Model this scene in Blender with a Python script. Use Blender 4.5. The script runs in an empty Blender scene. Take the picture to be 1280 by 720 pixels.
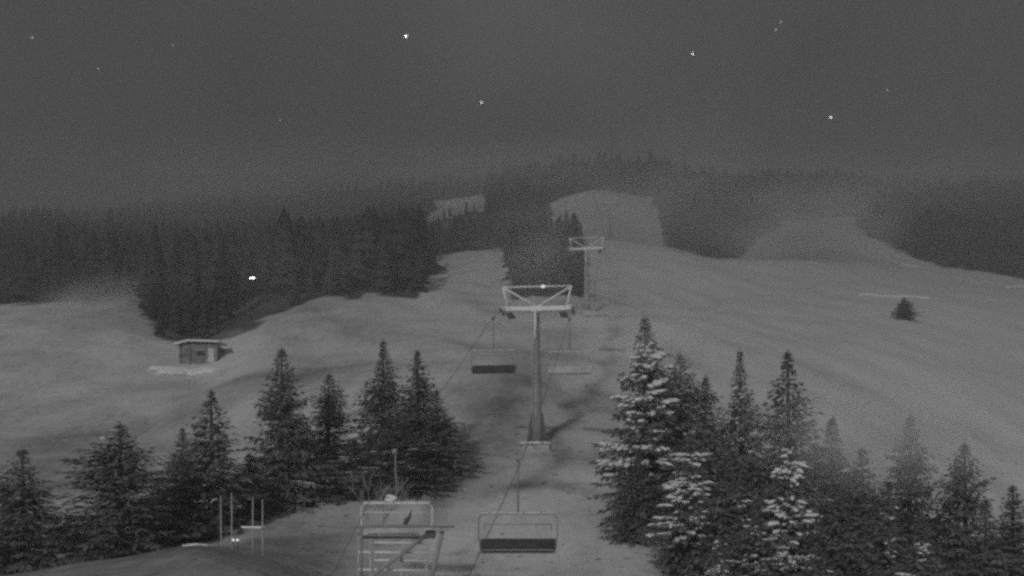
import bpy, bmesh, math, random
import numpy as np
from mathutils import Vector, Matrix
R = math.radians
SC = bpy.context.scene
COL = SC.collection
random.seed(7)

# ------------------------------------------------------------------ camera (stands at the origin, level, lens shifted up)
F = 1372.0            # focal length in pixels of a 1280 px wide frame
HOR = 620.0           # row of the horizon
cam_d = bpy.data.cameras.new('camera')
cam_d.lens = F / 1280 * 36
cam_d.sensor_width = 36
cam_d.shift_y = (HOR - 360) / 1280
cam_d.clip_start = 0.5
cam_d.clip_end = 9000
cam = bpy.data.objects.new('camera', cam_d)
cam.rotation_euler = (R(90), 0, 0)
COL.objects.link(cam)
SC.camera = cam


def P(u, row, d):
    return Vector(((u - 640) / F * d, d, (HOR - row) / F * d))


# ------------------------------------------------------------------ terrain
DEP = [15, 30, 42, 50, 60, 75, 100, 125, 150, 190, 240, 320, 420, 550, 750, 1000, 1500]
TAB = {
    -300: [1000, 735, 712, 720, 705, 640, 560, 480, 425, 392, 372, 345, 318, 296, 300, 360, 480],
    0:    [1000, 745, 722, 725, 700, 630, 545, 470, 420, 394, 372, 345, 318, 294, 298, 360, 480],
    130:  [1000, 742, 702, 708, 690, 615, 530, 462, 422, 396, 374, 346, 318, 292, 296, 360, 480],
    245:  [1000, 738, 680, 692, 672, 600, 510, 458, 438, 410, 384, 350, 318, 288, 292, 360, 480],
    330:  [1000, 745, 690, 674, 650, 590, 490, 440, 418, 398, 376, 346, 316, 280, 285, 360, 480],
    440:  [1020, 800, 722, 680, 640, 572, 478, 434, 406, 390, 370, 342, 310, 266, 272, 360, 480],
    530:  [1050, 860, 768, 706, 638, 552, 466, 428, 404, 385, 362, 328, 296, 250, 256, 360, 480],
    640:  [1150, 900, 790, 712, 632, 545, 461, 422, 398, 378, 350, 312, 268, 240, 246, 360, 480],
    740:  [1150, 900, 790, 712, 632, 540, 460, 420, 394, 374, 343, 292, 239, 230, 240, 360, 480],
    820:  [1150, 900, 792, 715, 638, 550, 465, 425, 398, 374, 345, 300, 244, 230, 240, 360, 480],
    900:  [1150, 905, 810, 740, 680, 600, 485, 438, 408, 378, 350, 319, 276, 240, 246, 360, 480],
    1050: [1150, 915, 830, 775, 712, 640, 520, 462, 428, 388, 354, 305, 270, 240, 246, 360, 480],
    1200: [1150, 915, 840, 795, 735, 672, 565, 492, 448, 402, 368, 330, 298, 262, 262, 360, 480],
    1290: [1150, 915, 840, 800, 742, 690, 600, 525, 470, 416, 378, 342, 306, 266, 266, 360, 480],
    1600: [1150, 915, 845, 805, 755, 710, 640, 560, 490, 430, 390, 350, 312, 270, 268, 360, 480],
}
UK = np.array(sorted(TAB), float)
TB = np.array([TAB[int(k)] for k in UK], float)
LD = np.log(np.array(DEP, float))


def _herm(xs, ys, x):
    """smooth monotone-ish interpolation, ys[..., n] picked at x"""
    i = np.clip(np.searchsorted(xs, x) - 1, 0, len(xs) - 2)
    t = (x - xs[i]) / (xs[i + 1] - xs[i])
    return i, np.clip(t, 0, 1)


def rows_at(u, d):
    u = np.clip(u, UK[0], UK[-1])
    ld = np.log(np.clip(d, 15, 1500))
    iu, tu = _herm(UK, None, u)
    su = tu * tu * (3 - 2 * tu) * 0.5 + tu * 0.5
    jd, td = _herm(LD, None, ld)
    # Catmull-Rom along the depth
    def col(k):
        n = len(DEP)
        p1 = TB[k, jd]; p2 = TB[k, jd + 1]
        p0 = TB[k, np.maximum(jd - 1, 0)]; p3 = TB[k, np.minimum(jd + 2, n - 1)]
        h = LD[jd + 1] - LD[jd]
        h0 = LD[jd] - LD[np.maximum(jd - 1, 0)]; h2 = LD[np.minimum(jd + 2, n - 1)] - LD[jd + 1]
        s = (p2 - p1) / h
        s0 = np.where(h0 > 0, (p1 - p0) / np.where(h0 > 0, h0, 1), s)
        s2 = np.where(h2 > 0, (p3 - p2) / np.where(h2 > 0, h2, 1), s)
        m1 = np.where(s0 * s > 0, 2 * s0 * s / np.where(s0 + s == 0, 1, s0 + s), 0)
        m2 = np.where(s * s2 > 0, 2 * s2 * s / np.where(s2 + s == 0, 1, s2 + s), 0)
        t = td; t2 = t * t; t3 = t2 * t
        return (2*t3-3*t2+1)*p1 + (t3-2*t2+t)*h*m1 + (-2*t3+3*t2)*p2 + (t3-t2)*h*m2
    a = col(iu); b = col(iu + 1)
    return a + (b - a) * su


_ph = np.random.RandomState(3).rand(14, 4)


def bumps(x, y):
    z = 0
    for k, (a, b, c, e) in enumerate(_ph):
        wl = 6 * 1.38 ** k
        an = a * 6.283
        z = z + 0.0075 * wl ** 0.85 * np.sin((x * math.cos(an) + y * math.sin(an)) * 6.283 / wl + b * 6.283)
    return z


def G(x, y):
    x = np.asarray(x, float); y = np.asarray(y, float)
    yy = np.maximum(y, 15)
    u = 640 + F * x / yy
    r = rows_at(u, yy)
    z = (HOR - r) / F * yy
    return z + bumps(x, y) * np.clip((yy - 15) / 60, 0.15, 1.6)


def g(x, y):
    return float(G(x, y))


def interp(x, pts):
    return np.interp(x, [p[0] for p in pts], [p[1] for p in pts])


def hashn(x, y, s=1.0):
    return (np.sin(x / s * 1.7 + 3.1 * np.sin(y / s * 0.6)) + np.sin(y / s * 1.3 + 2.3 * np.sin(x / s * 0.9 + 1.0))) * 0.5


def forest_mask(x, y):
    """1 where wood covers the mountainside"""
    u = 640 + F * x / np.maximum(y, 15)
    wob = hashn(x, y, 9.0) * 5 + hashn(x + 40, y, 3.1) * 3
    d = y + wob
    start = interp(u, [(-400, 186), (0, 184), (150, 180), (185, 150), (200, 134), (285, 134), (305, 136), (345, 148), (400, 157),
                       (525, 164), (545, 325), (628, 325), (642, 172), (728, 172), (740, 430), (818, 430), (832, 318),
                       (925, 324), (955, 400), (975, 440), (1068, 440), (1090, 378), (1150, 345), (1280, 318), (1600, 300)])
    m = d > start
    lb = interp(d, [(150, 732), (270, 734), (310, 712), (350, 690), (440, 686)])
    rb = interp(d, [(300, 826), (420, 802), (440, 800)])
    m &= ~((d < 432) & (u > lb) & (u < rb))
    m &= ~((u > 536) & (u < 606) & (d > 440) & (d < 560))
    return m


xs = np.sinh(np.linspace(-1, 1, 420) * 4.3) / math.sinh(4.3) * 1250
xs = xs + 2
ys = np.concatenate([np.linspace(-80, 10, 14), np.exp(np.linspace(math.log(14), math.log(1560), 430))])
X, Y = np.meshgrid(xs, ys)
Z = G(X, Y)
nv = X.size
me = bpy.data.meshes.new('snow_slope')
nx, ny = len(xs), len(ys)
ii = np.arange(nv).reshape(ny, nx)
quads = np.stack([ii[:-1, :-1], ii[:-1, 1:], ii[1:, 1:], ii[1:, :-1]], -1).reshape(-1, 4)
me.vertices.add(nv)
me.vertices.foreach_set('co', np.stack([X, Y, Z], -1).ravel())
me.loops.add(quads.size)
me.loops.foreach_set('vertex_index', quads.ravel().astype(np.int32))
me.polygons.add(len(quads))
me.polygons.foreach_set('loop_start', (np.arange(len(quads)) * 4).astype(np.int32))
me.polygons.foreach_set('loop_total', np.full(len(quads), 4, np.int32))
me.polygons.foreach_set('use_smooth', np.ones(len(quads), bool))
me.update()
# how much snow lies: full on the piste, thin on the knoll by the station and below the trees; some shade and light painted in
U = 640 + F * X / np.maximum(Y, 15)
cover_shading = 0.84 + 0.14 * np.clip((Y - 110) / 150, 0, 1) + 0.05 * np.clip((U - 700) / 200, 0, 1)
cover_shading = cover_shading - 0.22 * np.clip((520 - U) / 160, 0, 1)
knoll = np.clip((470 - U) / 60, 0, 1) * np.clip((57 - Y) / 6, 0, 1)
cover_shading = cover_shading * (1 - 0.30 * knoll)
cover_shading = cover_shading * np.where(forest_mask(X, Y), 0.12, 1)
young = np.clip((U - 850) / 50, 0, 1) * np.clip((72 - Y) / 8, 0, 1)
cover_shading = cover_shading * (1 - 0.6 * young)
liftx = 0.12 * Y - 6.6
cover_shading = cover_shading * (1 - 0.35 * np.exp(-((X - liftx + 4.5) / 3.2) ** 2) * np.clip((Y - 55) / 25, 0, 1) * np.clip((150 - Y) / 50, 0, 1))
shadow_band = np.exp(-((U - 690) / 85) ** 4) * np.exp(-((Y - 65.5 - 0.8 * np.sin(X * .7)) / 1.5) ** 2)  # shadow band across the lower piste, painted into the snow tone
shadow_band2 = np.exp(-((U - 735) / 50) ** 4) * np.exp(-((Y - 71.5 - .05 * (U - 735) * .3) / 2.2) ** 2)  # shadow left of the piste-edge spruce, painted darker
shaded_patch = np.exp(-((U - 600 + (Y - 90) * .5) / 45) ** 4) * np.exp(-((Y - 88) / 16) ** 4)  # shaded area left of the lift, painted as darker snow
cover_shading = cover_shading - 0.12 * np.exp(-((U - 650) / 120) ** 4) * np.clip((78 - Y) / 10, 0, 1)
cover_shading = cover_shading - 0.40 * shadow_band - 0.30 * shadow_band2 - 0.17 * shaded_patch
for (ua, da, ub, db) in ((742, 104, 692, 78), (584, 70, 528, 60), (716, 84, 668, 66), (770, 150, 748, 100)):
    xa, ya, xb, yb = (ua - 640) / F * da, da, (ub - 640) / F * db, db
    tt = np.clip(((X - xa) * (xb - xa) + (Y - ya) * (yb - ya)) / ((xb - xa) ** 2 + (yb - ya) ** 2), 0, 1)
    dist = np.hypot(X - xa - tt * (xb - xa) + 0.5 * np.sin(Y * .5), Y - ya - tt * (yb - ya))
    cover_shading = cover_shading - 0.24 * np.exp(-(dist / 0.75) ** 2)
lit_patch = np.exp(-((U - 505) / 62) ** 4) * np.exp(-((Y - 49) / 5.5) ** 2)  # lit patch of snow behind the railings, painted brighter
cover_shading = cover_shading + 0.35 * lit_patch
at = me.attributes.new('snow_cover_shading', 'FLOAT', 'POINT')
at.data.foreach_set('value', cover_shading.ravel())
ground = bpy.data.objects.new('snow_slope', me)
ground['kind'] = 'structure'
COL.objects.link(ground)


# ------------------------------------------------------------------ materials
def mat(name, v, rough=0.8, var=0.0, scale=4.0, metal=0.0, detail=4, bump=0.0, bscale=None):
    m = bpy.data.materials.new(name); m.use_nodes = True
    nt = m.node_tree; b = nt.nodes['Principled BSDF']
    b.inputs['Roughness'].default_value = rough
    b.inputs['Metallic'].default_value = metal
    b.inputs['Base Color'].default_value = (v, v, v, 1)
    if 'Specular IOR Level' in b.inputs:
        b.inputs['Specular IOR Level'].default_value = 0.25
    tc = nt.nodes.new('ShaderNodeTexCoord')
    n = nt.nodes.new('ShaderNodeTexNoise'); n.inputs['Scale'].default_value = scale
    n.inputs['Detail'].default_value = detail
    nt.links.new(tc.outputs['Object'], n.inputs['Vector'])
    mr = nt.nodes.new('ShaderNodeMapRange')
    mr.inputs['From Min'].default_value = 0.3; mr.inputs['From Max'].default_value = 0.7
    mr.inputs['To Min'].default_value = max(0.01, v * (1 - var)); mr.inputs['To Max'].default_value = min(0.95, v * (1 + var))
    nt.links.new(n.outputs['Fac'], mr.inputs['Value'])
    nt.links.new(mr.outputs['Result'], b.inputs['Base Color'])
    if bump:
        bp = nt.nodes.new('ShaderNodeBump'); bp.inputs['Strength'].default_value = bump
        bp.inputs['Distance'].default_value = 0.05
        nt.links.new(n.outputs['Fac'], bp.inputs['Height']); nt.links.new(bp.outputs['Normal'], b.inputs['Normal'])
    return m


M = {
    'steel': mat('galvanised_steel', 0.50, 0.55, 0.25, 2.5),
    'rime': mat('rimed_steel', 0.93, 0.7, 0.04, 3.0),
    'mast': mat('painted_mast', 0.34, 0.6, 0.3, 1.5),
    'chairtube': mat('chair_tube', 0.30, 0.6, 0.2, 2),
    'dark': mat('dark_steel', 0.10, 0.6, 0.3, 3),
    'pad': mat('seat_padding', 0.06, 0.7, 0.3, 4),
    'rope': mat('wire_rope', 0.17, 0.5, 0.2, 4),
    'concrete': mat('concrete', 0.4, 0.9, 0.3, 3),
    'snow': mat('snow', 0.86, 0.9, 0.06, 3, bump=0.3),
    'wood': mat('weathered_wood', 0.24, 0.85, 0.5, 2),
    'lightwood': mat('pale_board', 0.60, 0.8, 0.2, 3),
    'bark': mat('bark', 0.10, 0.95, 0.4, 6),
    'needles': mat('needles', 0.35, 0.9, 0.3, 0.5, detail=4),
    'needles_far': mat('needles_far', 0.05, 0.95, 0.5, 0.05, detail=5),
    'twig': mat('frosted_twig', 0.36, 0.9, 0.3, 3),
    'glass': mat('window_glass', 0.06, 0.15, 0.1, 3),
    'pole': mat('pale_pole', 0.5, 0.6, 0.15, 3),
    'net': mat('fence_net', 0.9, 0.9, 0.1, 4),
}


def leafy(m, amt):
    nt = m.node_tree; b = nt.nodes['Principled BSDF']; o = nt.nodes['Material Output']
    t = nt.nodes.new('ShaderNodeBsdfTranslucent'); d = nt.nodes.new('ShaderNodeBsdfDiffuse'); x = nt.nodes.new('ShaderNodeMixShader')
    src = b.inputs['Base Color'].links[0].from_socket
    nt.links.new(src, t.inputs['Color']); nt.links.new(src, d.inputs['Color'])
    x.inputs[0].default_value = amt
    nt.links.new(d.outputs[0], x.inputs[1]); nt.links.new(t.outputs[0], x.inputs[2]); nt.links.new(x.outputs[0], o.inputs['Surface'])


leafy(M['needles'], 0.45)


def emis(name, s):
    m = bpy.data.materials.new(name); m.use_nodes = True
    nt = m.node_tree; nt.nodes.clear()
    e = nt.nodes.new('ShaderNodeEmission'); e.inputs['Strength'].default_value = s
    o = nt.nodes.new('ShaderNodeOutputMaterial'); nt.links.new(e.outputs[0], o.inputs['Surface'])
    return m


M['lamp'] = emis('lit_lamp', 4.5)
M['lamp_small'] = emis('lit_marker', 0.8)
M['star'] = emis('star_light', 4.0)
M['star_dim'] = emis('dim_star_light', 1.2)

# ground material: snow over grass, cover varies, painted shade and light included
gm = bpy.data.materials.new('snow_over_grass'); gm.use_nodes = True
nt = gm.node_tree; L = nt.links; N = nt.nodes
b = N['Principled BSDF']; b.inputs['Roughness'].default_value = 0.92
b.inputs['Specular IOR Level'].default_value = 0.15
tc = N.new('ShaderNodeTexCoord')


def noise(scale, detail=5, rough=0.55, vec=None, dist=0.0):
    n = N.new('ShaderNodeTexNoise'); n.inputs['Scale'].default_value = scale
    n.inputs['Detail'].default_value = detail; n.inputs['Roughness'].default_value = rough
    n.inputs['Distortion'].default_value = dist
    L.new(vec if vec else tc.outputs['Object'], n.inputs['Vector']); return n.outputs['Fac']


def math_(op, a, b_=None, c=None, clamp=False):
    n = N.new('ShaderNodeMath'); n.operation = op; n.use_clamp = clamp
    for i, v in enumerate((a, b_, c)):
        if v is None: continue
        if isinstance(v, (int, float)): n.inputs[i].default_value = v
        else: L.new(v, n.inputs[i])
    return n.outputs[0]


att = N.new('ShaderNodeAttribute'); att.attribute_name = 'snow_cover_shading'
big = noise(0.022, 5, 0.6, dist=0.6)
mid = noise(0.12, 6, 0.6, dist=0.4)
fine = noise(1.1, 6, 0.65)
mp = N.new('ShaderNodeMapping'); mp.inputs['Rotation'].default_value = (0, 0, R(-7)); mp.inputs['Scale'].default_value = (1.3, 0.16, 0.5)
L.new(tc.outputs['Object'], mp.inputs['Vector'])
tracks = noise(1.0, 4, 0.6, mp.outputs['Vector'])
s = math_('MULTIPLY_ADD', big, 0.85, math_('MULTIPLY', mid, 0.5))
s = math_('MULTIPLY_ADD', fine, 0.30, s)
s = math_('MULTIPLY_ADD', tracks, 0.16, s)
s = math_('SUBTRACT', s, 0.905)                       # about -0.4 .. 0.4
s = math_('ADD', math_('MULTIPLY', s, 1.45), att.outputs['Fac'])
cr = N.new('ShaderNodeMapRange'); cr.interpolation_type = 'SMOOTHSTEP'
cr.inputs['From Min'].default_value = 0.0; cr.inputs['From Max'].default_value = 1.05
cr.inputs['To Min'].default_value = 0.10; cr.inputs['To Max'].default_value = 0.86
sp = noise(1.9, 2, 0.5); spm = N.new('ShaderNodeMapRange'); spm.inputs['From Min'].default_value = 0.66; spm.inputs['From Max'].default_value = 0.72
spm.inputs['To Min'].default_value = 0.0; spm.inputs['To Max'].default_value = 0.45
L.new(sp, spm.inputs['Value']); s = math_('SUBTRACT', s, spm.outputs['Result'])
L.new(s, cr.inputs['Value'])
L.new(cr.outputs['Result'], b.inputs['Base Color'])
bp = N.new('ShaderNodeBump'); bp.inputs['Strength'].default_value = 0.35; bp.inputs['Distance'].default_value = 0.5
hh = math_('MULTIPLY_ADD', tracks, 0.5, math_('MULTIPLY_ADD', fine, 0.35, mid))
L.new(hh, bp.inputs['Height']); L.new(bp.outputs['Normal'], b.inputs['Normal'])
me.materials.append(gm)


# ------------------------------------------------------------------ mesh helpers
class MB:
    def __init__(s): s.v = []; s.f = []

    def add(s, vs, fs):
        o = len(s.v); s.v += [tuple(v) for v in vs]; s.f += [tuple(i + o for i in f) for f in fs]; return s

    def box(s, c, size, rz=0, taper=1.0, bev=0.0):
        cx, cy, cz = c; a, b_, h = size[0] / 2, size[1] / 2, size[2] / 2
        vs = []
        for z, k in ((-h, 1), (h, taper)):
            for x, y in ((-a, -b_), (a, -b_), (a, b_), (-a, b_)):
                x *= k; y *= k
                vs.append((cx + x * math.cos(rz) - y * math.sin(rz), cy + x * math.sin(rz) + y * math.cos(rz), cz + z))
        return s.add(vs, [(3, 2, 1, 0), (4, 5, 6, 7), (0, 1, 5, 4), (1, 2, 6, 5), (2, 3, 7, 6), (3, 0, 4, 7)])

    def tube(s, pts, rad, n=8, cap=True):
        pts = [Vector(p) for p in pts]
        rads = rad if isinstance(rad, (list, tuple)) else [rad] * len(pts)
        rings = []
        for i, p in enumerate(pts):
            t = (pts[min(i + 1, len(pts) - 1)] - pts[max(i - 1, 0)]).normalized()
            up = Vector((0, 0, 1)) if abs(t.z) < 0.95 else Vector((0, 1, 0))
            a = t.cross(up).normalized(); c = t.cross(a).normalized()
            rings.append([p + (a * math.cos(6.28318 * k / n) + c * math.sin(6.28318 * k / n)) * rads[i] for k in range(n)])
        vs = [v for r_ in rings for v in r_]; fs = []
        for i in range(len(rings) - 1):
            for k in range(n):
                k2 = (k + 1) % n
                fs.append((i * n + k, i * n + k2, (i + 1) * n + k2, (i + 1) * n + k))
        if cap:
            fs.append(tuple(range(n - 1, -1, -1))); fs.append(tuple(range((len(rings) - 1) * n, len(rings) * n)))
        return s.add(vs, fs)

    def blob(s, c, r3, seed=0, jit=0.15, rot=None):
        rs = random.Random(seed)
        n, m_ = 7, 4
        vs = [Vector((0, 0, -1))]
        for j in range(1, m_):
            ph = math.pi * j / m_
            for k in range(n):
                th = 6.28318 * k / n
                vs.append(Vector((math.sin(ph) * math.cos(th), math.sin(ph) * math.sin(th), -math.cos(ph))) * (1 + rs.uniform(-jit, jit)))
        vs.append(Vector((0, 0, 1)))
        fs = []
        for k in range(n):
            k2 = (k + 1) % n
            fs.append((0, 1 + k2, 1 + k))
            for j in range(m_ - 2):
                fs.append((1 + j * n + k, 1 + j * n + k2, 1 + (j + 1) * n + k2, 1 + (j + 1) * n + k))
            fs.append((len(vs) - 1, 1 + (m_ - 2) * n + k, 1 + (m_ - 2) * n + k2))
        out = []
        for v in vs:
            w = Vector((v.x * r3[0], v.y * r3[1], v.z * r3[2]))
            if rot: w = rot @ w
            out.append(w + Vector(c))
        return s.add(out, fs)

    def mesh(s, name, m, smooth=False):
        me_ = bpy.data.meshes.new(name); me_.from_pydata(s.v, [], s.f)
        me_.materials.append(m)
        if smooth: me_.polygons.foreach_set('use_smooth', [True] * len(me_.polygons))
        me_.update(); return me_

    def build(s, name, m, parent=None, smooth=False, bevel=0.0, label=None):
        o = bpy.data.objects.new(name, s.mesh(name, m, smooth)); COL.objects.link(o)
        if parent: o.parent = parent
        if bevel:
            md = o.modifiers.new('bevel', 'BEVEL'); md.width = bevel; md.segments = 2; md.limit_method = 'ANGLE'
        if label: o['label'] = label
        return o


def tag(o, label, cat, group=None, kind=None):
    o['label'] = label; o['category'] = cat
    if group: o['group'] = group
    if kind: o['kind'] = kind
    return o


def thing(name, label, cat, loc=(0, 0, 0), rz=0, group=None):
    o = bpy.data.objects.new(name, None); COL.objects.link(o)
    o.location = loc; o.rotation_euler = (0, 0, rz); o.empty_display_size = 0.3
    return tag(o, label, cat, group)


def copy_tree(o, parent=None):
    c = o.copy(); COL.objects.link(c)
    if parent: c.parent = parent
    for ch in list(o.children): copy_tree(ch, c)
    return c


# ------------------------------------------------------------------ conifers (unit tree: 10 m tall, 2.4 m crown radius)
def make_crown(seed, bushy=1.0):
    rs = random.Random(seed)
    V, Fc, tips = [], [], []
    H, RR = 10.0, 2.4
    z = 0.7
    pw = rs.uniform(0.8, 1.15); az1 = rs.uniform(0, 6.28); az2 = rs.uniform(0, 6.28); fq = rs.uniform(9, 16); ph = rs.uniform(0, 6)
    while z < H - 0.05:
        t = z / H
        prof = (1 - t) ** pw * (1 + 0.16 * math.sin(t * fq + ph))
        if t < 0.18: prof *= 0.72 + t * 1.6
        nb = 9 if t < 0.75 else 7
        ph0 = rs.uniform(0, 6.28)
        gap = rs.random() < 0.12
        for k in range(nb):
            if rs.random() < (0.35 if gap else 0.10): continue
            az = ph0 + 6.283 * k / nb + rs.uniform(-0.35, 0.35)
            ln = (RR * prof * rs.uniform(0.45, 1.25) * (1 + 0.16 * math.cos(az - az1) + 0.14 * math.cos(2 * az - az2 + 5 * t)) + 0.16 - 0.11 * t)
            if rs.random() < 0.09: ln *= 1.2
            el = 0.55 * t - 0.18 + rs.uniform(-0.1, 0.1)
            ca, sa = math.cos(az), math.sin(az)
            pts = []
            ns = max(2, int(ln / 0.17))
            for i in range(ns + 1):
                q = i / ns
                r_ = ln * q
                hz = z + r_ * math.tan(el) - 0.16 * r_ * q + 0.06 * ln * q ** 3 * 2
                pts.append((ca * r_, sa * r_, hz))
            tips.append((pts, az, ln, t))
            for i in range(1, ns + 1):
                p = pts[i]; q = i / ns
                nsp = 4 if q < 0.95 else 5
                wid = 0.62 * (1 - 0.55 * q) * min(1, ln / 1.2) + 0.20 - 0.13 * t
                for j in range(nsp):
                    if rs.random() < 0.08: continue
                    side = rs.choice((-1, 1)) * rs.uniform(0.25, 1.15)
                    if q > 0.95: side *= 0.5
                    a2 = az + side
                    l2 = wid * rs.uniform(0.35, 0.95)
                    drop = rs.uniform(-0.95, 0.15)
                    dx, dy, dz = math.cos(a2) * l2, math.sin(a2) * l2, drop * l2
                    w2 = rs.uniform(0.035, 0.085) * bushy
                    tw = rs.uniform(-0.7, 0.7)
                    nx_, ny_, nz_ = -math.sin(a2) * w2, math.cos(a2) * w2, tw * w2
                    o = len(V)
                    bx, by, bz = p[0] + rs.uniform(-.06, .06), p[1] + rs.uniform(-.06, .06), p[2] + rs.uniform(-.06, .06)
                    V += [(bx, by, bz), (bx + dx * .45 + nx_, by + dy * .45 + ny_, bz + dz * .4 + nz_),
                          (bx + dx, by + dy, bz + dz), (bx + dx * .5 - nx_, by + dy * .5 - ny_, bz + dz * .55 - nz_)]
                    Fc.append((o, o + 1, o + 2, o + 3))
        z += 0.25 - 0.09 * t + rs.uniform(-0.04, 0.05)
    # leader
    for k in range(10):
        zz = H - 0.5 + k * 0.06; a = rs.uniform(0, 6.28); l2 = 0.2 - k * 0.015
        o = len(V)
        V += [(0, 0, zz), (math.cos(a) * l2, math.sin(a) * l2, zz + .12), (0.02, 0.0, zz + .15)]
        Fc.append((o, o + 1, o + 2))
    return V, Fc, tips


def trunk_mb(rs):
    mb = MB()
    mb.tube([(0, 0, -0.5), (0, 0, 0.3), (0.03, 0.02, 4), (0, 0, 8), (0, 0, 9.9)], [0.26, 0.19, 0.13, 0.06, 0.012], 8)
    return mb


PRO = []
for sd in range(7):
    V, Fc, tips = make_crown(100 + sd, [1.0, 1.15, 0.9, 1.25, 1.0, 1.1, 1.2][sd])
    mb = MB(); mb.v = V; mb.f = Fc
    cm = mb.mesh('crown', M['needles'])
    tm = trunk_mb(None).mesh('trunk', M['bark'], True)
    PRO.append((cm, tm, tips))


def snow_mesh(tips, seed, amount, tlo, thi, side=None, size=1.0):
    """snow lying along the upper side of branches"""
    rs = random.Random(seed); mb = MB()
    # whole boughs carry snow in clusters, others stay bare
    for (pts, az, ln, t) in tips:
        if not (tlo <= t <= thi) or ln < 0.25: continue
        pr = amount
        if side is not None:
            pr *= 0.25 + 1.15 * max(0, math.cos(az - side))
        pr *= 0.15 + 1.35 * (0.5 + 0.5 * math.sin(t * 27 + seed)) ** 1.5
        if rs.random() > pr: continue
        n = len(pts)
        for i in range(max(1, n // 3), n):
            if rs.random() < 0.12: continue
            p = Vector(pts[i]); q = i / n
            a2 = az + rs.uniform(-0.5, 0.5)
            rot = Matrix.Rotation(a2, 3, 'Z') @ Matrix.Rotation(rs.uniform(-0.1, 0.5), 3, 'Y')
            off = Vector((-math.sin(az), math.cos(az), 0)) * rs.uniform(-0.10, 0.10)
            s_ = rs.uniform(0.6, 1.2) * size
            mb.blob(p + off + Vector((0, 0, 0.05)), (0.20 * s_, 0.07 * s_, 0.06 * s_), rs.random(), 0.3, rot)
    return mb


NTREE = [0]


def conifer(name, label, u, d, top, hw, pi=None, snow=None, group=None, cat='tree', min_snow=0.10):
    i = NTREE[0]; NTREE[0] += 1
    x = (u - 640) / F * d
    z = g(x, d)
    H = (HOR - top) / F * d - z
    rad = hw / F * d * 1.72
    root = thing(name, label, cat, (x, d, z - 0.05), (i * 2.399) % 6.28, group)
    root.scale = (rad / 2.4, rad / 2.4, H / 10.0)
    cm, tm, tips = PRO[(i if pi is None else pi) % len(PRO)]
    for nm, m_ in (('trunk', tm), ('crown', cm)):
        o = bpy.data.objects.new(nm, m_); o.parent = root; COL.objects.link(o)
    am, lo, hi, sz = snow if snow else (min_snow, 0.15, 0.97, 0.55)
    mb = snow_mesh(tips, i * 13 + 5, am, lo, hi, -1.9 - (i * 2.399) % 6.28, sz)
    if mb.v:
        mb.build('snow', M['snow'], root, True)
    return root


# left group, behind the knoll
LG = 'conifers behind the knoll on the left'
for a in [
    ('spruce_tree', 'dark spruce at the left edge of the view, behind the knoll', 28, 52, 560, 44),
    ('spruce_tree', 'low spruce in the gap between the edge spruce and the broad one', 88, 60, 642, 30),
    ('spruce_tree', 'broad spruce standing alone with a fleck of snow at its pointed top', 150, 54, 528, 58),
    ('spruce_tree', 'short spruce in the shade just right of the broad lone spruce', 198, 60, 596, 34),
    ('spruce_tree', 'slim spruce shoulder to shoulder with the taller one below the hut', 228, 63, 533, 28),
    ('spruce_tree', 'tall spruce directly below the wooden hut, behind the two left thin poles', 264, 60, 488, 46),
    ('spruce_tree', 'short bushy spruce behind the two right thin poles', 312, 63, 566, 34),
    ('spruce_tree', 'tallest slender spruce on the left, spire just right of the hut', 352, 64, 434, 38),
    ('spruce_tree', 'low spruce filling in right of the tallest slender spire', 384, 67, 530, 30),
    ('spruce_tree', 'small pointed spruce between the slender spire and the twin tops', 411, 70, 466, 30),
    ('spruce_tree', 'squat spruce with snowy boughs below the twin tops', 442, 66, 548, 36),
    ('spruce_tree', 'taller left one of the twin spruces nearest the lift line', 479, 73, 424, 34),
    ('spruce_tree', 'dense dark right one of the twin spruces nearest the lift line', 522, 71, 438, 36),
    ('spruce_tree', 'lowest spruce at the right end of the left group, beside the piste', 546, 69, 486, 26),
    ('spruce_tree', 'wide low spruce in front of the twin spruces above the chair', 500, 66, 528, 42),
]:
    sn = (0.22, 0.25, 0.7, 0.9) if 'snowy boughs' in a[1] or 'wide low' in a[1] else ((0.5, 0.86, 0.99, 1.2) if 'fleck' in a[1] else None)
    conifer(*a, snow=sn, group=LG, min_snow=0.012)
RG = 'conifers beside the piste on the right'
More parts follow.
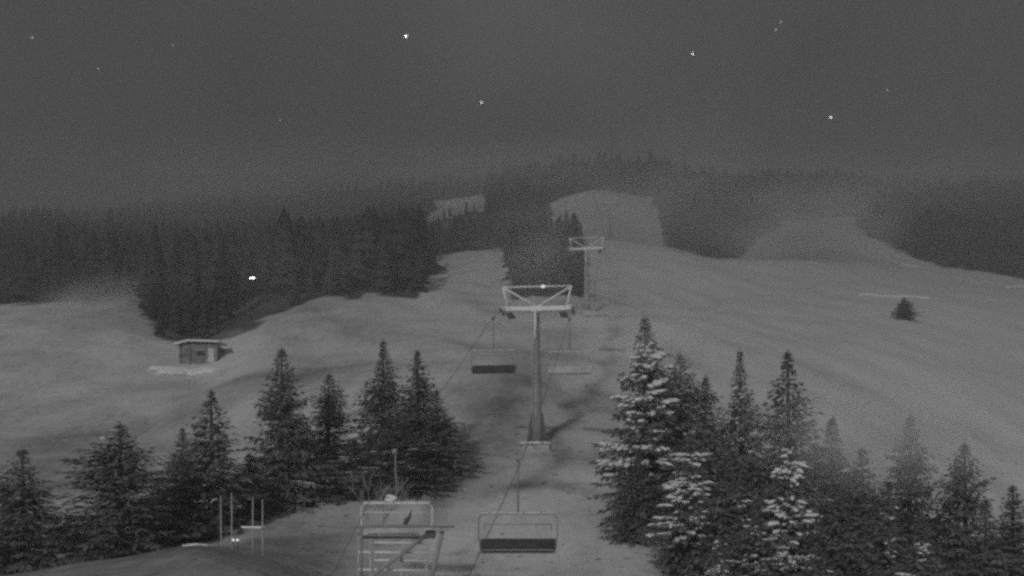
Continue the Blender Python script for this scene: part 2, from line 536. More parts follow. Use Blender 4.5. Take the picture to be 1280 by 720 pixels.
for a in [
    ('spruce_tree', 'tall spruce at the piste edge with snow down its whole left side', 806, 58, 394, 46, (1.3, 0.2, 0.86, 1.4)),
    ('spruce_tree', 'dark narrow spruce directly behind the tall snowy piste-edge tree', 850, 66, 440, 40, None),
    ('spruce_tree', 'dark spruce with flat outline between the snowy edge tree and the pointed one', 882, 62, 470, 34, None),
    ('spruce_tree', 'pointed spruce in the middle of the right group rear row', 925, 67, 436, 32, (0.25, 0.3, 0.8, 0.9)),
    ('spruce_tree', 'broad round-shouldered dark spruce rising highest of the right middle', 985, 64, 440, 54, (0.12, 0.3, 0.8, 0.8)),
    ('spruce_tree', 'faint spruce just right of the broad round-shouldered one', 1040, 67, 520, 36, None),
    ('spruce_tree', 'bushy dark spruce below the little lone tree on the snowfield', 1078, 60, 560, 42, None),
    ('spruce_tree', 'pale hazy spruce second from the right in the rear row', 1138, 67, 518, 38, None),
    ('spruce_tree', 'tapered spruce nearest the right ridge of the snowfield', 1206, 64, 552, 38, None),
    ('spruce_tree', 'short spruce cut off by the right edge of the view', 1266, 62, 606, 42, None),
    ('spruce_tree', 'small dark spruce at the foot of the tall snowy piste-edge tree', 797, 55, 560, 28, None),
    ('spruce_tree', 'mid-height spruce whose left side carries a thick snowy patch', 862, 50, 540, 40, (1.1, 0.25, 0.85, 1.35)),
    ('spruce_tree', 'dark spruce between the two thickly snowed front trees', 915, 48, 560, 40, (0.25, 0.2, 0.8, 0.8)),
    ('spruce_tree', 'front spruce with a white snow-capped pointed top', 988, 48, 546, 40, (1.1, 0.3, 1.0, 1.4)),
    ('spruce_tree', 'low snow-sprinkled spruce at the bottom edge below the snow-capped top', 945, 42, 618, 46, (0.6, 0.2, 0.8, 0.8)),
    ('spruce_tree', 'bare dark front spruce right of the snow-capped top', 1045, 44, 600, 46, None),
    ('spruce_tree', 'front spruce with a few snowy tufts half way up, right of the bare dark one', 1110, 49, 600, 42, (0.25, 0.5, 0.9, 1.0)),
    ('spruce_tree', 'low front spruce with an arched snowy bough at the bottom edge', 1150, 41, 634, 44, (0.4, 0.35, 0.8, 1.1)),
    ('spruce_tree', 'dark front spruce in the lower right corner', 1232, 44, 624, 48, None),
    ('spruce_tree', 'little snowy spruce at the bottom edge, first tree right of the piste', 898, 38, 668, 36, (0.6, 0.3, 0.95, 0.9)),
    ('spruce_tree', 'low spruce cut off by the bottom edge under the bare dark one', 1020, 36, 680, 46, (0.3, 0.5, 0.95, 0.9)),
]:
    conifer(*a[:6], snow=a[6], group=RG, min_snow=0.015)
conifer('spruce_tree', 'little lone tree out on the open right snowfield', 1130, 205, 371, 11, snow=(0.1, 0.2, 0.9, 0.8))


# ------------------------------------------------------------------ far wood: one mass
def build_forest():
    rs = np.random.RandomState(11)
    protos = []
    for k in range(6):
        v, f = [], []
        r1 = random.Random(k + 50)
        tiers = 6; n = 9
        for j in range(tiers):
            z0 = 0.06 + 0.9 * j / tiers; z1 = min(1.0, z0 + 0.30)
            rad = 0.19 * (1 - j / tiers) ** 0.85 * r1.uniform(0.85, 1.15) + 0.015
            o = len(v); a0 = r1.uniform(0, 6)
            for i in range(n):
                a = a0 + 6.283 * i / n
                rr = rad * (r1.uniform(0.85, 1.2) if i % 2 else r1.uniform(0.35, 0.75))
                v.append((rr * math.cos(a), rr * math.sin(a), z0 + (0.0 if i % 2 else 0.05) + r1.uniform(-.02, .02)))
            v.append((0, 0, z1))
            for i in range(n): f.append((o + i, o + (i + 1) % n, o + n))
        protos.append((np.array(v), np.array(f)))
    # candidate stems on a jittered grid whose spacing grows with the distance
    px, py = [], []
    y = 125.0
    while y < 800:
        sp = 3.3 + (y - 125) * 0.0065
        half = (760 / F) * y + 25
        n = int(2 * half / sp)
        xx = -half + (np.arange(n) + 0.5) * sp + rs.uniform(-.45, .45, n) * sp
        px.append(xx); py.append(y + rs.uniform(-.45, .45, n) * sp)
        y += sp
    px = np.concatenate(px); py = np.concatenate(py)
    m = forest_mask(px, py)
    u = 640 + F * px / py
    m &= ~((np.abs(u - 316) < 30) & (py < 176))          # gap by the lamp
    m &= ~((u > 205) & (u < 290) & (py < 137))
    m &= rs.rand(len(px)) > 0.07
    px, py = px[m], py[m]; pz = G(px, py)
    h = rs.uniform(6.5, 13.5, len(px)) * np.where(rs.rand(len(px)) < 0.2, 0.6, 1) * (1 + 0.18 * hashn(px, py, 13.0))
    edge = ~forest_mask(px, py - 14)
    uu = 640 + F * px / py; h = h * np.where((uu > 636) & (uu < 740) & (py < 420), 0.72, 1)
    h = h * np.where((uu > 525) & (uu < 612) & (py > 340) & (py < 445), 0.5, 1)
    h = h * np.where(edge, rs.uniform(0.45, 0.95, len(px)), 1)
    Vs, Fs = [], []; off = 0
    for k, (v, f) in enumerate(protos):
        sel = np.arange(len(px)) % len(protos) == k
        n = sel.sum()
        a = rs.uniform(0, 6.28, n)[:, None]; w = rs.uniform(0.8, 1.75, n)[:, None] * h[sel][:, None]
        x = (v[:, 0] * np.cos(a) - v[:, 1] * np.sin(a)) * w + px[sel][:, None]
        yv = (v[:, 0] * np.sin(a) + v[:, 1] * np.cos(a)) * w + py[sel][:, None]
        z = v[:, 2] * h[sel][:, None] + pz[sel][:, None]
        Vs.append(np.stack([x, yv, z], -1).reshape(-1, 3))
        Fs.append((f[None] + (np.arange(n) * len(v))[:, None, None]).reshape(-1, 3) + off)
        off += n * len(v)
    V = np.concatenate(Vs); Fc = np.concatenate(Fs)
    me_ = bpy.data.meshes.new('forest')
    me_.vertices.add(len(V)); me_.vertices.foreach_set('co', V.ravel())
    me_.loops.add(Fc.size); me_.loops.foreach_set('vertex_index', Fc.ravel().astype(np.int32))
    me_.polygons.add(len(Fc)); me_.polygons.foreach_set('loop_start', (np.arange(len(Fc)) * 3).astype(np.int32))
    me_.polygons.foreach_set('loop_total', np.full(len(Fc), 3, np.int32))
    me_.update(); me_.materials.append(M['needles_far'])
    o = bpy.data.objects.new('forest', me_); COL.objects.link(o)
    tag(o, 'dark conifer forest covering the mountainside above the snowfields', 'forest', kind='stuff')
    print('FOREST', len(px), len(Fc))


build_forest()


# ------------------------------------------------------------------ chairlift
def rx(d): return 0.1115 * d - 4.2
def lx(d): return 0.139 * d - 11.16 if d < 75 else 0.1115 * d - 9.1


ZR = [(8, -3.2), (28, -2.0), (41, 1.35), (56, 6.2), (71, 11.5), (75, 12.75), (118, 23.0), (152, 34.2), (187, 40.6), (240, 53), (300, 70.5 + 9.6), (420, 121)]
ZL = [(8, -3.9), (28, -3.4), (37, -2.6), (45, 1.7), (58, 6.4), (71, 11.5), (75, 12.75), (118, 23.4), (152, 34.2), (187, 41.0), (240, 54), (300, 70.5 + 9.6), (420, 121)]


def rope(fx, zt, label):
    pts = []
    ds = sorted(set([p[0] for p in zt] + list(range(10, 420, 6))))
    for d in ds: pts.append((fx(d), d, float(interp(d, zt))))
    mb = MB(); mb.tube(pts, 0.014, 6)
    tag(mb.build('haul_rope', M['rope'], smooth=True), label, 'rope', 'haul ropes of the chairlift')


rope(rx, ZR, 'right-hand steel haul rope of the chairlift running up over the towers')
rope(lx, ZL, 'left-hand steel haul rope of the chairlift running up over the towers')


def make_tower(height, label):
    """root at ground, crossarm underside near the given height; x across, y along the line"""
    t = thing('lift_tower', label, 'lift tower', group='towers of the chairlift')
    h = height
    mb = MB(); mb.box((0, 0, -0.72), (2.0, 1.8, 1.6), taper=0.92); mb.build('footing', M['concrete'], t, bevel=0.05)
    sn = MB()
    for i in range(16):
        a = i * 2.4; r_ = 0.55 + 0.55 * ((i * 7) % 5) / 5
        sn.blob((math.cos(a) * r_, math.sin(a) * r_ * .8, 0.2), (0.42, 0.3, 0.10), i, 0.25)
    sn.build('snow', M['snow'], t, True)
    mb = MB(); mb.tube([(0, 0, 0.1), (0, 0, 2.2), (0, 0, h * .6), (0, 0, h - 0.15)], [0.34, 0.31, 0.24, 0.17], 20)
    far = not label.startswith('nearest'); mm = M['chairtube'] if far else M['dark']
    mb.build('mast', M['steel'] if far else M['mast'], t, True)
    # flared foot plates
    for sx in (-1, 1):
        fb = MB()
        x0, x1 = 0.22 * sx, 0.72 * sx
        vs = [(x0, -.06, 2.3), (x0 + .16 * sx, -.06, 2.3), (x1, -.06, 0.22), (x1 - .36 * sx, -.06, 0.22)]
        vs2 = [(a, .06, c) for a, b_, c in vs]
        fb.add(vs + vs2, [(0, 1, 2, 3), (7, 6, 5, 4), (0, 4, 5, 1), (1, 5, 6, 2), (2, 6, 7, 3), (3, 7, 4, 0)])
        fb.build('foot_plate', mm, t)
    lad = MB()
    for sx in (-.15, .15): lad.tube([(-0.12 + sx, -.42, 1.2), (-0.12 + sx, -.36, h - .2)], 0.022, 6)
    z = 1.4
    while z < h - .3: lad.tube([(-.27, -.40, z), (.03, -.40, z)], 0.014, 5); z += 0.33
    lad.build('ladder', M['steel'], t)
    cond = MB(); cond.tube([(-.10, -.38, h - 2.1), (-.10, -.36, h - .1)], 0.085, 8); cond.build('conduit', M['rime'], t, True)
    # crossarm
    arm = MB(); arm.box((0, 0, h), (5.0, 0.36, 0.30)); arm.box((0, 0, h - .02), (0.75, .5, .38)); arm.build('crossarm', M['rime'], t, bevel=0.03)
    sn = MB()
    for i in range(26):
        sn.blob((-2.3 + i * .184, random.uniform(-.05, .05), h + .14), (0.16, 0.15, random.uniform(.03, .07)), i + 60, .25)
    sn.build('snow', M['snow'], t, True)
    # lifting frame above
    zt = h + 1.52
    fr = MB(); fr.tube([(-2.42, 0, zt), (2.42, 0, zt)], 0.06, 8); fr.build('top_beam', M['rime'], t, True)
    for sx in (-1, 1):
        s1 = MB(); s1.tube([(2.34 * sx, 0, zt), (2.02 * sx, 0, h + .12)], 0.075, 8); s1.build('side_strut', M['rime'], t, True)
        s2 = MB(); s2.tube([(2.30 * sx, 0, zt - .04), (0.02 * sx, 0, h + .14)], 0.065, 8); s2.build('diagonal_strut', M['rime'], t, True)
    gz = MB(); gz.blob((0.42, -.1, zt - .02), (0.15, 0.12, 0.12), 3, .1)
    if label.startswith('nearest'): gz.build('signal_lamp', M['lamp_small'], t, True)
    an = MB(); an.tube([(.8, 0, zt), (.8, 0, zt + .45)], .018, 5); an.build('antenna', M['steel'], t)
    # sheave trains, one each side
    for sx in (-1, 1):
        x = 2.45 * sx
        bm_ = MB(); bm_.tube([(x - .12 * sx, -1.3, h - .02), (x - .12 * sx, 0, h + .2), (x - .12 * sx, 1.3, h - .02)], 0.05, 6)
        bm_.box((x - .2 * sx, 0, h + .02), (.34, .5, .30))
        sb = bm_.build('sheave_beam', M['rime'], t)
        for k in range(6):
            yk = -1.25 + k * .5
            w = MB(); w.tube([(x - .06, yk, h - .10), (x + .06, yk, h - .10)], .17, 12); w.build('sheave', M['steel'], sb, True)
        cw = MB(); cw.box((x - .62 * sx, 0, h - .42), (.5, 2.6, .05)); 
        for yk in (-1.2, 0, 1.2): cw.tube([(x - .40 * sx, yk, h - .4), (x - .40 * sx, yk, h + .5)], .018, 5)
        cw.build('catwalk', M['mast'], t)
    return t


def tower_at(d, label, src=None):
    xm = (rx(d) + (0.1115 * d - 9.1)) / 2
    zt = float(interp(d, ZR)) - 0.08
    zg = g(xm, d)
    return xm, zg, zt - zg - .0


TW = [(75, 'nearest lift tower, frosted crossarm and braced frame on a grey mast'),
      (152, 'second lift tower up the line, its pale frame seen small above the first'),
      (300, 'farthest lift tower, a tiny pale frame high on the piste')]
for d, lab in TW:
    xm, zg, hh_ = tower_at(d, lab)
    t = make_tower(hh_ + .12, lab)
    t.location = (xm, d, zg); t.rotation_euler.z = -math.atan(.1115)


def make_chair(label):
    """origin at the rope; hangs down; x across"""
    t = thing('lift_chair', label, 'lift chair', group='chairs hanging on the chairlift')
    W = 1.5
    gr = MB(); gr.box((0, 0, -.03), (.16, .42, .2)); gr.box((0, .1, -.16), (.1, .2, .12)); gr.build('grip', M['chairtube'], t, bevel=.02)
    st = MB(); st.tube([(0, 0, -.1), (0, .0, -.8), (0, .22, -1.5), (0, .25, -2.15)], .035, 8)
    st.build('hanger', M['chairtube'], t, True)
    fr = MB()
    fr.tube([(-W + .08, .25, -3.52), (-W, .25, -3.0), (-W, .25, -2.35), (-W + .12, .25, -2.18), (W - .12, .25, -2.18), (W, .25, -2.35), (W, .25, -3.0), (W - .08, .25, -3.52)], .027, 8)
    fr.tube([(-W + .1, .25, -3.52), (-W + .12, -.35, -3.60)], .03, 6); fr.tube([(W - .1, .25, -3.52), (W - .12, -.35, -3.60)], .03, 6)
    f = fr.build('frame', M['chairtube'], t, True)
    sn = MB()
    for i in range(30):
        if i % 7 == 3: continue
        sn.blob((-W + .15 + i * (2 * W - .3) / 29, .25, -2.14), (.07, .045, .03), i, .3)
    sn.build('snow', M['snow'], t, True)
    bk = MB(); bk.box((0, .27, -3.32), (2 * W - .16, .10, .42)); bk.build('backrest', M['pad'], t, bevel=.04)
    se = MB(); se.box((0, 0, -3.60), (2 * W - .2, .52, .09)); se.build('seat', M['pad'], t, bevel=.03)
    sb = MB(); sb.tube([(-W + .25, .2, -2.75), (-W + .25, -.45, -2.55), (W - .25, -.45, -2.55), (W - .25, .2, -2.75)], .02, 6)
    sb.build('safety_bar', M['chairtube'], t, True)
    return t


def hang(src, d, fx, zt):
    src.location = (fx(d), d, float(interp(d, zt)))
    return src


c0 = make_chair('nearest empty chair at the bottom edge, on the right rope')
hang(c0, 41.5, rx, ZR); c0.location.x -= .2; c0.location.z -= .02
for d, fx, zt, lab in [
    (45.5, lx, ZL, 'snow-topped chair in front of the railings, bottom of the left rope'),
    (71.5, lx, ZL, 'dark chair hanging alone left of the nearest tower mast'),
    (71.2, rx, ZR, 'pale chair hanging just right of the nearest tower mast'),
    (118, rx, ZR, 'small chair above right of the nearest tower crossarm'),
    (187, rx, ZR, 'tiny farthest chair on the right rope just past the second tower'),
]:
    c = hang(copy_tree(c0), d, fx, zt); c['label'] = lab
    c.rotation_euler.z = -0.11
# snow clump on the near left chair's grip, frost on the pale chair's seat
for o in list(bpy.data.objects):
    if o.get('label', '')[:10] in ('pale chair', 'small chai', 'tiny farth'):
        for ch in o.children:
            if ch.name.startswith(('backrest', 'seat', 'frame')):
                ch.data = ch.data.copy(); ch.data.materials[0] = M['steel']
            if ch.name.startswith('backrest'): ch['label'] = 'frosted pale backrest'
    if o.get('label', '').startswith('snow-topped chair'):
        for ch in o.children:
            if ch.name.startswith(('backrest', 'frame', 'safety_bar')):
                ch.data = ch.data.copy(); ch.data.materials[0] = M['steel'] if ch.name.startswith('backrest') else M['rime']
        mb = MB()
        for i in range(7): mb.blob((-.22 + random.uniform(-.15, .15), .2, -2.08 + i * .03), (.14, .1, .09), i, .3)
        mb.build('snow_lump', M['snow'], o, True)

# ------------------------------------------------------------------ loading area at the bottom: railings and boom
def gp(u, d, row): return P(u, row, d)


dR = 43.0
rl = thing('railing', 'steel pipe railing with several rails below the snow-topped chair', 'railing', (0, 0, 0))
base = g((490 - 640) / F * dR, dR)
for row, u0, u1, mt, r_ in [(668, 460, 523, 'rime', .055), (671.5, 466, 524, 'dark', .03), (678, 464, 536, 'rime', .035), (690, 448, 538, 'rime', .04), (700, 462, 536, 'rime', .035), (712, 448, 536, 'rime', .04)]:
    mb = MB(); mb.tube([gp(u0, dR, row), gp(u1, dR, row + (1 if row > 675 else 0))], r_, 8); mb.build('rail', M[mt], rl, True)
for u_, r0 in [(448, 650), (452.5, 662), (463, 676), (502, 690), (533, 676)]:
    mb = MB(); p = gp(u_, dR, r0); mb.tube([p, (p.x, p.y, base - .3)], .035, 8); mb.build('post', M['steel'], rl, True)
for (a, b_) in [((534, 668, 42.8), (462, 722, 42.4)), ((553, 664, 42.8), (536, 735, 42.6))]:
    pa = gp(a[0], a[2], a[1]); pb = gp(b_[0], b_[2], b_[1])
    mb = MB(); mb.tube([pa, pb], .085, 10); mb.build('brace', M['mast'], rl, True)
mb = MB(); mb.box(tuple(gp(538, 42.7, 668)), (.4, .25, .32)); mb.build('bracket', M['dark'], rl, bevel=.05)

bo = thing('boom_barrier', 'long low boom crossing in front of the snow-topped chair', 'barrier', (0, 0, 0))
mb = MB(); mb.tube([gp(396, 42, 657), gp(450, 42, 658.5), gp(500, 42, 657.5), gp(568, 42, 658.5)], [.03, .05, .07, .03], 10); mb.build('boom', M['chairtube'], bo, True)
p = gp(452, 42, 658.5); mb = MB(); mb.tube([p, (p.x, p.y, g(p.x, p.y) - .2)], .045, 8); mb.build('post', M['chairtube'], bo, True)
mb = MB(); mb.tube([gp(506, 42, 656), gp(508, 42, 651), gp(512, 42, 646), gp(514, 42, 638)], [.07, .10, .06, .02], 8); mb.build('counterweight', M['dark'], bo, True)

# ------------------------------------------------------------------ thin poles on the knoll
for u_, t0, lab in [(277, 619, 'leftmost of the four thin pale poles on the knoll, standing alone'),
                    (290.5, 616, 'thin pale pole with two small lights at its foot'),
                    (329, 624, 'rightmost of the four thin pale poles on the knoll')]:
    d_ = 41.5; x_ = (u_ - 640) / F * d_; zg = g(x_, d_)
    mb = MB(); zt = (HOR - t0) / F * d_
    mb.tube([(x_, d_, zg - .2), (x_ - .02, d_, zg + .6), (x_ - .03, d_, zt)], [.026, .023, .020], 8)
    tag(mb.build('marker_pole', M['pole'], smooth=True), lab, 'pole', 'thin poles on the knoll')
d_ = 41.3; x_ = (316 - 640) / F * d_; zg = g(x_, d_)
t = thing('signpost', 'thin pale pole carrying a narrow white crossboard, third from the left', 'signpost', (x_, d_, zg))
mb = MB(); mb.tube([(0, 0, -.2), (0, 0, (HOR - 621) / F * d_ - zg)], [.027, .020], 8); mb.build('pole', M['pole'], t, True)
zb = (HOR - 659) / F * d_ - zg
mb = MB(); mb.box((-.04, -.05, zb), (.74, .03, .07)); mb.build('crossboard', M['rime'], t)
for u_, lab in ((291.5, 'small white light on the knoll, left of a close pair'), (297, 'small white light on the knoll, right of a close pair')):
    d_ = 41.0; x_ = (u_ - 640) / F * d_; zg = g(x_, d_)
    t = thing('ground_light', lab, 'light', (x_, d_, zg), group='pair of small lights')
    zc = (HOR - 675) / F * d_ - zg
    zc = max(zc, .1)
    mb = MB(); mb.tube([(0, 0, -.1), (0, 0, zc - .03)], .02, 6); mb.build('stake', M['dark'], t)
    mb = MB(); mb.blob((0, 0, zc), (.055, .05, .05), 1, .02); mb.build('lamp', M['lamp_small'], t, True)
d_ = 43; x_ = (273 - 640) / F * d_; zg = g(x_, d_)
t = thing('curved_lamp', 'small bent pole with a pale curved arm left of the thin poles', 'lamp', (x_, d_, zg))
zc = (HOR - 624) / F * d_ - zg
mb = MB(); mb.tube([(0, 0, -.2), (0, 0, zc - .1), (-.05, 0, zc)], .014, 6); mb.build('pole', M['dark'], t)
mb = MB(); mb.tube([(-.02, 0, zc), (-.12, 0, zc), (-.22, 0, zc - .05), (-.32, 0, zc - .16)], [.03, .035, .035, .02], 8); mb.build('arm', M['pole'], t, True)
sbk = MB()
for i in range(22):
    u_ = random.uniform(232, 262); d_ = 42.3 + random.uniform(-.2, .2); x_ = (u_ - 640) / F * d_
    sbk.blob((x_, d_, g(x_, d_)), (.2, .12, .05), i, .2)
tag(sbk.build('snow_strip', M['snow'], smooth=True), 'thin strip of snow on the knoll crest left of the poles', 'snow', kind='stuff')


# ------------------------------------------------------------------ bare frosted shrub
def shrub(u, d, top, label):
    x = (u - 640) / F * d; z = g(x, d)
    H = (HOR - top) / F * d - z
    rs = random.Random(5); mb = MB()

    def grow(p, dr, ln, r_, lv):
        pts = [p]; 
        for i in range(4):
            dr = (dr + Vector((rs.uniform(-.25, .25), rs.uniform(-.25, .25), rs.uniform(-.05, .2)))).normalized()
            pts.append(pts[-1] + dr * ln / 4)
        mb.tube(pts, [r_ * (1 - .15 * i) for i in range(5)], 5)
        if lv > 0:
            for q in (2, 3, 4, 4):
                grow(pts[q], (dr + Vector((rs.uniform(-.8, .8), rs.uniform(-.8, .8), rs.uniform(-.1, .4)))).normalized(), ln * .6, r_ * .6, lv - 1)
    for k in range(3):
        grow(Vector((0, 0, -.1)), Vector((rs.uniform(-.3, .3), rs.uniform(-.3, .3), 1)).normalized(), H * .5, .035, 3)
    t = thing('bare_shrub', label, 'shrub', (x, d, z))
    mb.build('branches', M['twig'], t)


shrub(468, 52, 584, 'leafless frosted shrub standing just above the snow-topped chair')

# ------------------------------------------------------------------ hut
dh = 122.0; xh = (247 - 640) / F * dh; zh = g(xh, dh) + .15
hut = thing('wooden_hut', 'small dark wooden hut with a pale roof edge and light door', 'hut', (xh, dh, zh), 0.05)
mb = MB(); mb.box((0, 2, .95), (4.2, 3.6, 2.5)); mb.box((-.9, .1, .9), (.12, .12, 2.2)); mb.box((-1.9, .1, .9), (.12, .12, 2.2)); mb.build('wall', M['wood'], hut)
mb = MB()
prof = [(-2.55, 2.05), (-1.0, 2.45), (2.45, 2.38)]
for (a, b_) in zip(prof[:-1], prof[1:]):
    vs = [(a[0], -.5, a[1]), (b_[0], -.5, b_[1]), (b_[0], 4.2, b_[1] + .2), (a[0], 4.2, a[1] + .2)]
    vs += [(v[0], v[1], v[2] + .17) for v in vs]
    mb.add(vs, [(3, 2, 1, 0), (4, 5, 6, 7), (0, 1, 5, 4), (1, 2, 6, 5), (2, 3, 7, 6), (3, 0, 4, 7)])
mb.build('roof', M['rime'], hut)
mb = MB(); mb.box((1.45, .17, .95), (.68, .08, 1.55)); dd = mb.build('door', M['lightwood'], hut)
mb = MB(); mb.tube([(1.2, .1, .9), (1.2, .05, .9)], .04, 6); mb.build('handle', M['dark'], dd)
mb = MB(); mb.box((.3, .16, 1.15), (.9, .06, .7)); w = mb.build('window', M['glass'], hut)
mb = MB(); mb.box((.3, .12, 1.53), (1.05, .06, .07)); mb.box((.3, .12, .77), (1.05, .06, .07)); mb.build('frame', M['lightwood'], w)
sbk = MB()
for i in range(60):
    u_ = random.choice((random.uniform(196, 226), random.uniform(236, 262), random.uniform(205, 275))); d_ = 119 + random.uniform(-1, 1); x_ = (u_ - 640) / F * d_
    sbk.blob((x_, d_, g(x_, d_) + .1), (random.uniform(.8, 1.6), .7, random.uniform(.10, .26)), i, .08)
tag(sbk.build('snow_heap', M['snow'], smooth=True), 'shovelled snow heaped in front of the wooden hut', 'snow', kind='stuff')

# ------------------------------------------------------------------ lamp in the wood
dl = 173.0; xl = (316 - 640) / F * dl; zl = g(xl, dl)
t = thing('street_lamp', 'lit lamp on a tall post among the dark trees above the hut', 'street lamp', (xl, dl, zl))
zc = (HOR - 348) / F * dl - zl
mb = MB(); mb.tube([(0, 0, -.3), (0, 0, zc + .1), (.1, -.2, zc + .2)], [.1, .06, .05], 8); mb.build('pole', M['dark'], t, True)
mb = MB(); mb.box((0.0, -.35, zc + .14), (.95, .3, .1)); h_ = mb.build('lamp_housing', M['dark'], t)
mb = MB(); mb.box((0.0, -.38, zc), (.72, .22, .2)); mb.build('lamp_glass', M['lamp'], h_)


# ------------------------------------------------------------------ snow fences on the right field
def fence(u0, u1, row, d, label, hgt=.5):
    t = thing('snow_fence', label, 'fence', (0, 0, 0), group='low fences on the right snowfield')
    x0, x1 = (u0 - 640) / F * d, (u1 - 640) / F * d
    n = max(3, int((x1 - x0) / 2.2))
    net = MB(); top = []
    for i in range(n + 1):
        x = x0 + (x1 - x0) * i / n; z = g(x, d)
        mb = MB(); mb.tube([(x, d, z - .3), (x, d, z + hgt + .25)], .05, 6); mb.build('post', M['wood'], t)
        top.append((x, z))
    for k in range(4):
        zz = hgt * (k + .6) / 4
        for (a, b_) in zip(top[:-1], top[1:]):
            net.tube([(a[0], d - .06, a[1] + zz), (b_[0], d - .06, b_[1] + zz)], .07, 6, cap=False)
    net.build('netting', M['net'], t)


fence(1073, 1162, 358, 235, 'long low pale fence line crossing the right snowfield above the lone tree')
fence(1126, 1150, 321, 322, 'short pale fence just below the forest edge on the right')
fence(1256, 1300, 350, 300, 'pale fence end at the right edge of the view under the forest')

# ------------------------------------------------------------------ stars
for u_, r_, big, lab in [
    (507.5, 45, 2, 'brightest white star, high above the left of the lift line'),
    (1038.5, 146.5, 1.5, 'bright star low in the sky above the right forest'),
    (866, 67, 1.2, 'star right of centre high in the sky'),
    (602, 128, 1.1, 'star below and right of the brightest star'),
    (969.5, 37, 1.0, 'lower one of a close pair of stars, upper right'),
    (976, 27.5, 1.0, 'upper one of a close pair of stars, upper right'),
    (40, 47, 1.0, 'small star near the upper left corner'),
    (123, 86, .9, 'small star below and right of the upper left corner one'),
    (216, 56.5, .8, 'faint star between the upper left ones and the brightest star'),
    (350, 150, .8, 'faint star low over the left forest'),
    (1109, 113, .8, 'faint star upper right of the bright low one'),
]:
    dd_ = 4200.0; p = P(u_, r_, dd_)
    mb = MB(); rad = 1.15 * big * dd_ / F * .9
    mb.blob((0, 0, 0), (rad, rad, rad), 1, 0.0)
    o = mb.build('star', M['star'] if big > 1.05 else M['star_dim'], smooth=True); o.location = p
    tag(o, lab, 'star', 'stars in the night sky')


# ------------------------------------------------------------------ air
def volume_mat(name, dens, col, aniso=0.2, soft=False):
    m = bpy.data.materials.new(name); m.use_nodes = True
    nt_ = m.node_tree; nt_.nodes.clear()
    o = nt_.nodes.new('ShaderNodeOutputMaterial'); v = nt_.nodes.new('ShaderNodeVolumePrincipled')
    v.inputs['Color'].default_value = (col, col, col, 1); v.inputs['Density'].default_value = dens
    v.inputs['Anisotropy'].default_value = aniso
    if soft:
        t_ = nt_.nodes.new('ShaderNodeTexCoord'); gr = nt_.nodes.new('ShaderNodeTexGradient'); gr.gradient_type = 'QUADRATIC_SPHERE'
        nz = nt_.nodes.new('ShaderNodeTexNoise'); nz.inputs['Scale'].default_value = 2.2; nz.inputs['Detail'].default_value = 3
        nt_.links.new(t_.outputs['Object'], gr.inputs['Vector']); nt_.links.new(t_.outputs['Object'], nz.inputs['Vector'])
        a = nt_.nodes.new('ShaderNodeMath'); a.operation = 'MULTIPLY'
        mr = nt_.nodes.new('ShaderNodeMapRange'); mr.inputs['From Min'].default_value = .25; mr.inputs['From Max'].default_value = .7
        nt_.links.new(nz.outputs['Fac'], mr.inputs['Value'])
        nt_.links.new(gr.outputs['Fac'], a.inputs[0]); nt_.links.new(mr.outputs['Result'], a.inputs[1])
        c = nt_.nodes.new('ShaderNodeMath'); c.operation = 'MULTIPLY'; c.inputs[1].default_value = dens
        nt_.links.new(a.outputs[0], c.inputs[0]); nt_.links.new(c.outputs[0], v.inputs['Density'])
    nt_.links.new(v.outputs[0], o.inputs['Volume'])
    return m


zmin = float(Z.min()); zmax = float(Z.max()) + 16
hz = MB(); hz.box((2, 740, (zmin - 1 + zmax) / 2), (2560, 1700, zmax - zmin + 1))
hm = volume_mat('hazy_air', 0.0019, 0.66)
tag(hz.build('haze', hm), 'thin night haze filling the valley', 'haze', kind='stuff')


def mist(u, row, d, r3, dens, label):
    me_ = bpy.data.meshes.new('mist'); bm = bmesh.new(); bmesh.ops.create_icosphere(bm, subdivisions=3, radius=1.0); bm.to_mesh(me_); bm.free()
    me_.materials.append(volume_mat('mist', dens, 0.97, -0.25, True))
    o = bpy.data.objects.new('mist', me_); COL.objects.link(o)
    o.location = P(u, row, d); o.scale = r3
    tag(o, label, 'mist', 'drifting mist', 'stuff')


mist(1008, 292, 300, (34, 36, 16), 0.16, 'pale mist rising over the upper right snowfield')
mist(1105, 545, 57, (9, 5, 4.2), 0.55, 'soft mist drifting among the right-hand spruces')
mist(830, 425, 58, (5, 4, 3.2), 0.35, 'wisp of mist around the tops of the spruces by the piste')
mist(300, 345, 150, (46, 9, 15), 0.03, 'faint mist in front of the wood on the left')
mist(600, 212, 430, (75, 40, 15), 0.05, 'thin mist veiling the treetops on the central ridge')
mist(1130, 232, 410, (95, 40, 17), 0.045, 'thin mist veiling the treetops on the right-hand ridge')
mist(672, 322, 146, (12, 8, 11), 0.12, 'faint mist in front of the tree clump beside the second tower')
mist(260, 238, 440, (170, 60, 28), 0.05, 'thin mist blurring the wooded ridge on the left')
mist(800, 262, 300, (60, 70, 22), 0.035, 'thin mist drifting over the wooded ridge beside the piste')
mist(152, 420, 163, (17, 12, 10), 1.3, 'pale mist hanging left of the wooden hut')

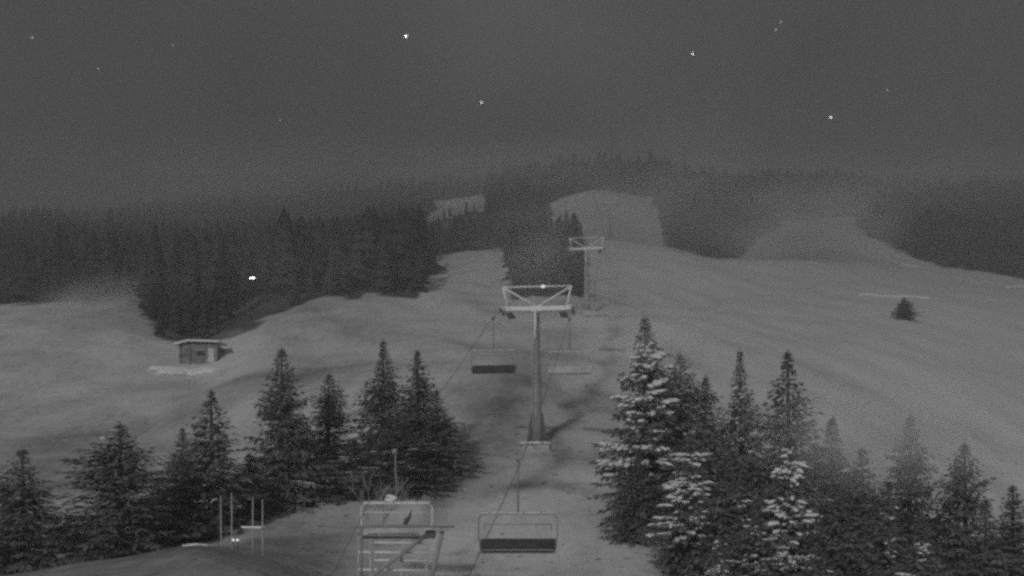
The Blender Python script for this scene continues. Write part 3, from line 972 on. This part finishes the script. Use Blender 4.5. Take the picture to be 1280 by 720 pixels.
# ------------------------------------------------------------------ light: dim night sky and a low pale moon behind the camera
w = bpy.data.worlds.new('World'); SC.world = w; w.use_nodes = True
wn = w.node_tree; bg = wn.nodes['Background']
sky = wn.nodes.new('ShaderNodeTexSky'); sky.sky_type = 'NISHITA'; sky.sun_disc = False
EL, AZ = 18.0, 197.0      # azimuth measured clockwise from +Y: the light comes from behind, a little left
sky.sun_elevation = R(EL); sky.sun_rotation = R(AZ)
bw = wn.nodes.new('ShaderNodeRGBToBW'); wn.links.new(sky.outputs[0], bw.inputs[0])
cb = wn.nodes.new('ShaderNodeMath'); cb.operation = 'MULTIPLY_ADD'; cb.inputs[1].default_value = 0.25; cb.inputs[2].default_value = 0.86
wn.links.new(bw.outputs[0], cb.inputs[0])
tcw = wn.nodes.new('ShaderNodeTexCoord'); sx = wn.nodes.new('ShaderNodeSeparateXYZ'); wn.links.new(tcw.outputs['Generated'], sx.inputs[0])
er = wn.nodes.new('ShaderNodeMapRange'); er.inputs['From Min'].default_value = 0.2; er.inputs['From Max'].default_value = 0.5
er.inputs['To Min'].default_value = 0.75; er.inputs['To Max'].default_value = 1.25
wn.links.new(sx.outputs['Z'], er.inputs['Value'])
nz = wn.nodes.new('ShaderNodeTexNoise'); nz.inputs['Scale'].default_value = 3.5; nz.inputs['Detail'].default_value = 5
wn.links.new(tcw.outputs['Generated'], nz.inputs['Vector'])
nr = wn.nodes.new('ShaderNodeMapRange'); nr.inputs['From Min'].default_value = 0.3; nr.inputs['From Max'].default_value = 0.7
nr.inputs['To Min'].default_value = 0.6; nr.inputs['To Max'].default_value = 1.28
wn.links.new(nz.outputs['Fac'], nr.inputs['Value'])
m1 = wn.nodes.new('ShaderNodeMath'); m1.operation = 'MULTIPLY'; wn.links.new(er.outputs[0], m1.inputs[0]); wn.links.new(nr.outputs[0], m1.inputs[1])
m2 = wn.nodes.new('ShaderNodeMath'); m2.operation = 'MULTIPLY'; wn.links.new(m1.outputs[0], m2.inputs[0]); wn.links.new(cb.outputs[0], m2.inputs[1])
wn.links.new(m2.outputs[0], bg.inputs['Color']); bg.inputs['Strength'].default_value = 0.05
sd = bpy.data.lights.new('moon', 'SUN'); sd.energy = 1.35; sd.angle = R(4); sd.color = (1, 1, 1)
so = bpy.data.objects.new('moon', sd); COL.objects.link(so)
dv = Vector((math.sin(R(AZ)) * math.cos(R(EL)), math.cos(R(AZ)) * math.cos(R(EL)), math.sin(R(EL))))
so.rotation_euler = dv.to_track_quat('Z', 'Y').to_euler()
so.location = (0, 0, 60)

# ------------------------------------------------------------------ render
SC.view_settings.view_transform = 'Standard'; SC.view_settings.look = 'None'
SC.view_settings.gamma = 1; SC.view_settings.exposure = 0
cy = SC.cycles
cy.use_denoising = False
cy.use_adaptive_sampling = True; cy.adaptive_threshold = 0.35; cy.adaptive_min_samples = 20
cy.max_bounces = 4; cy.diffuse_bounces = 2; cy.volume_bounces = 1
cy.transparent_max_bounces = 8
cy.filter_width = 2.9
cy.volume_step_rate = 2.0
cy.volume_max_steps = 128
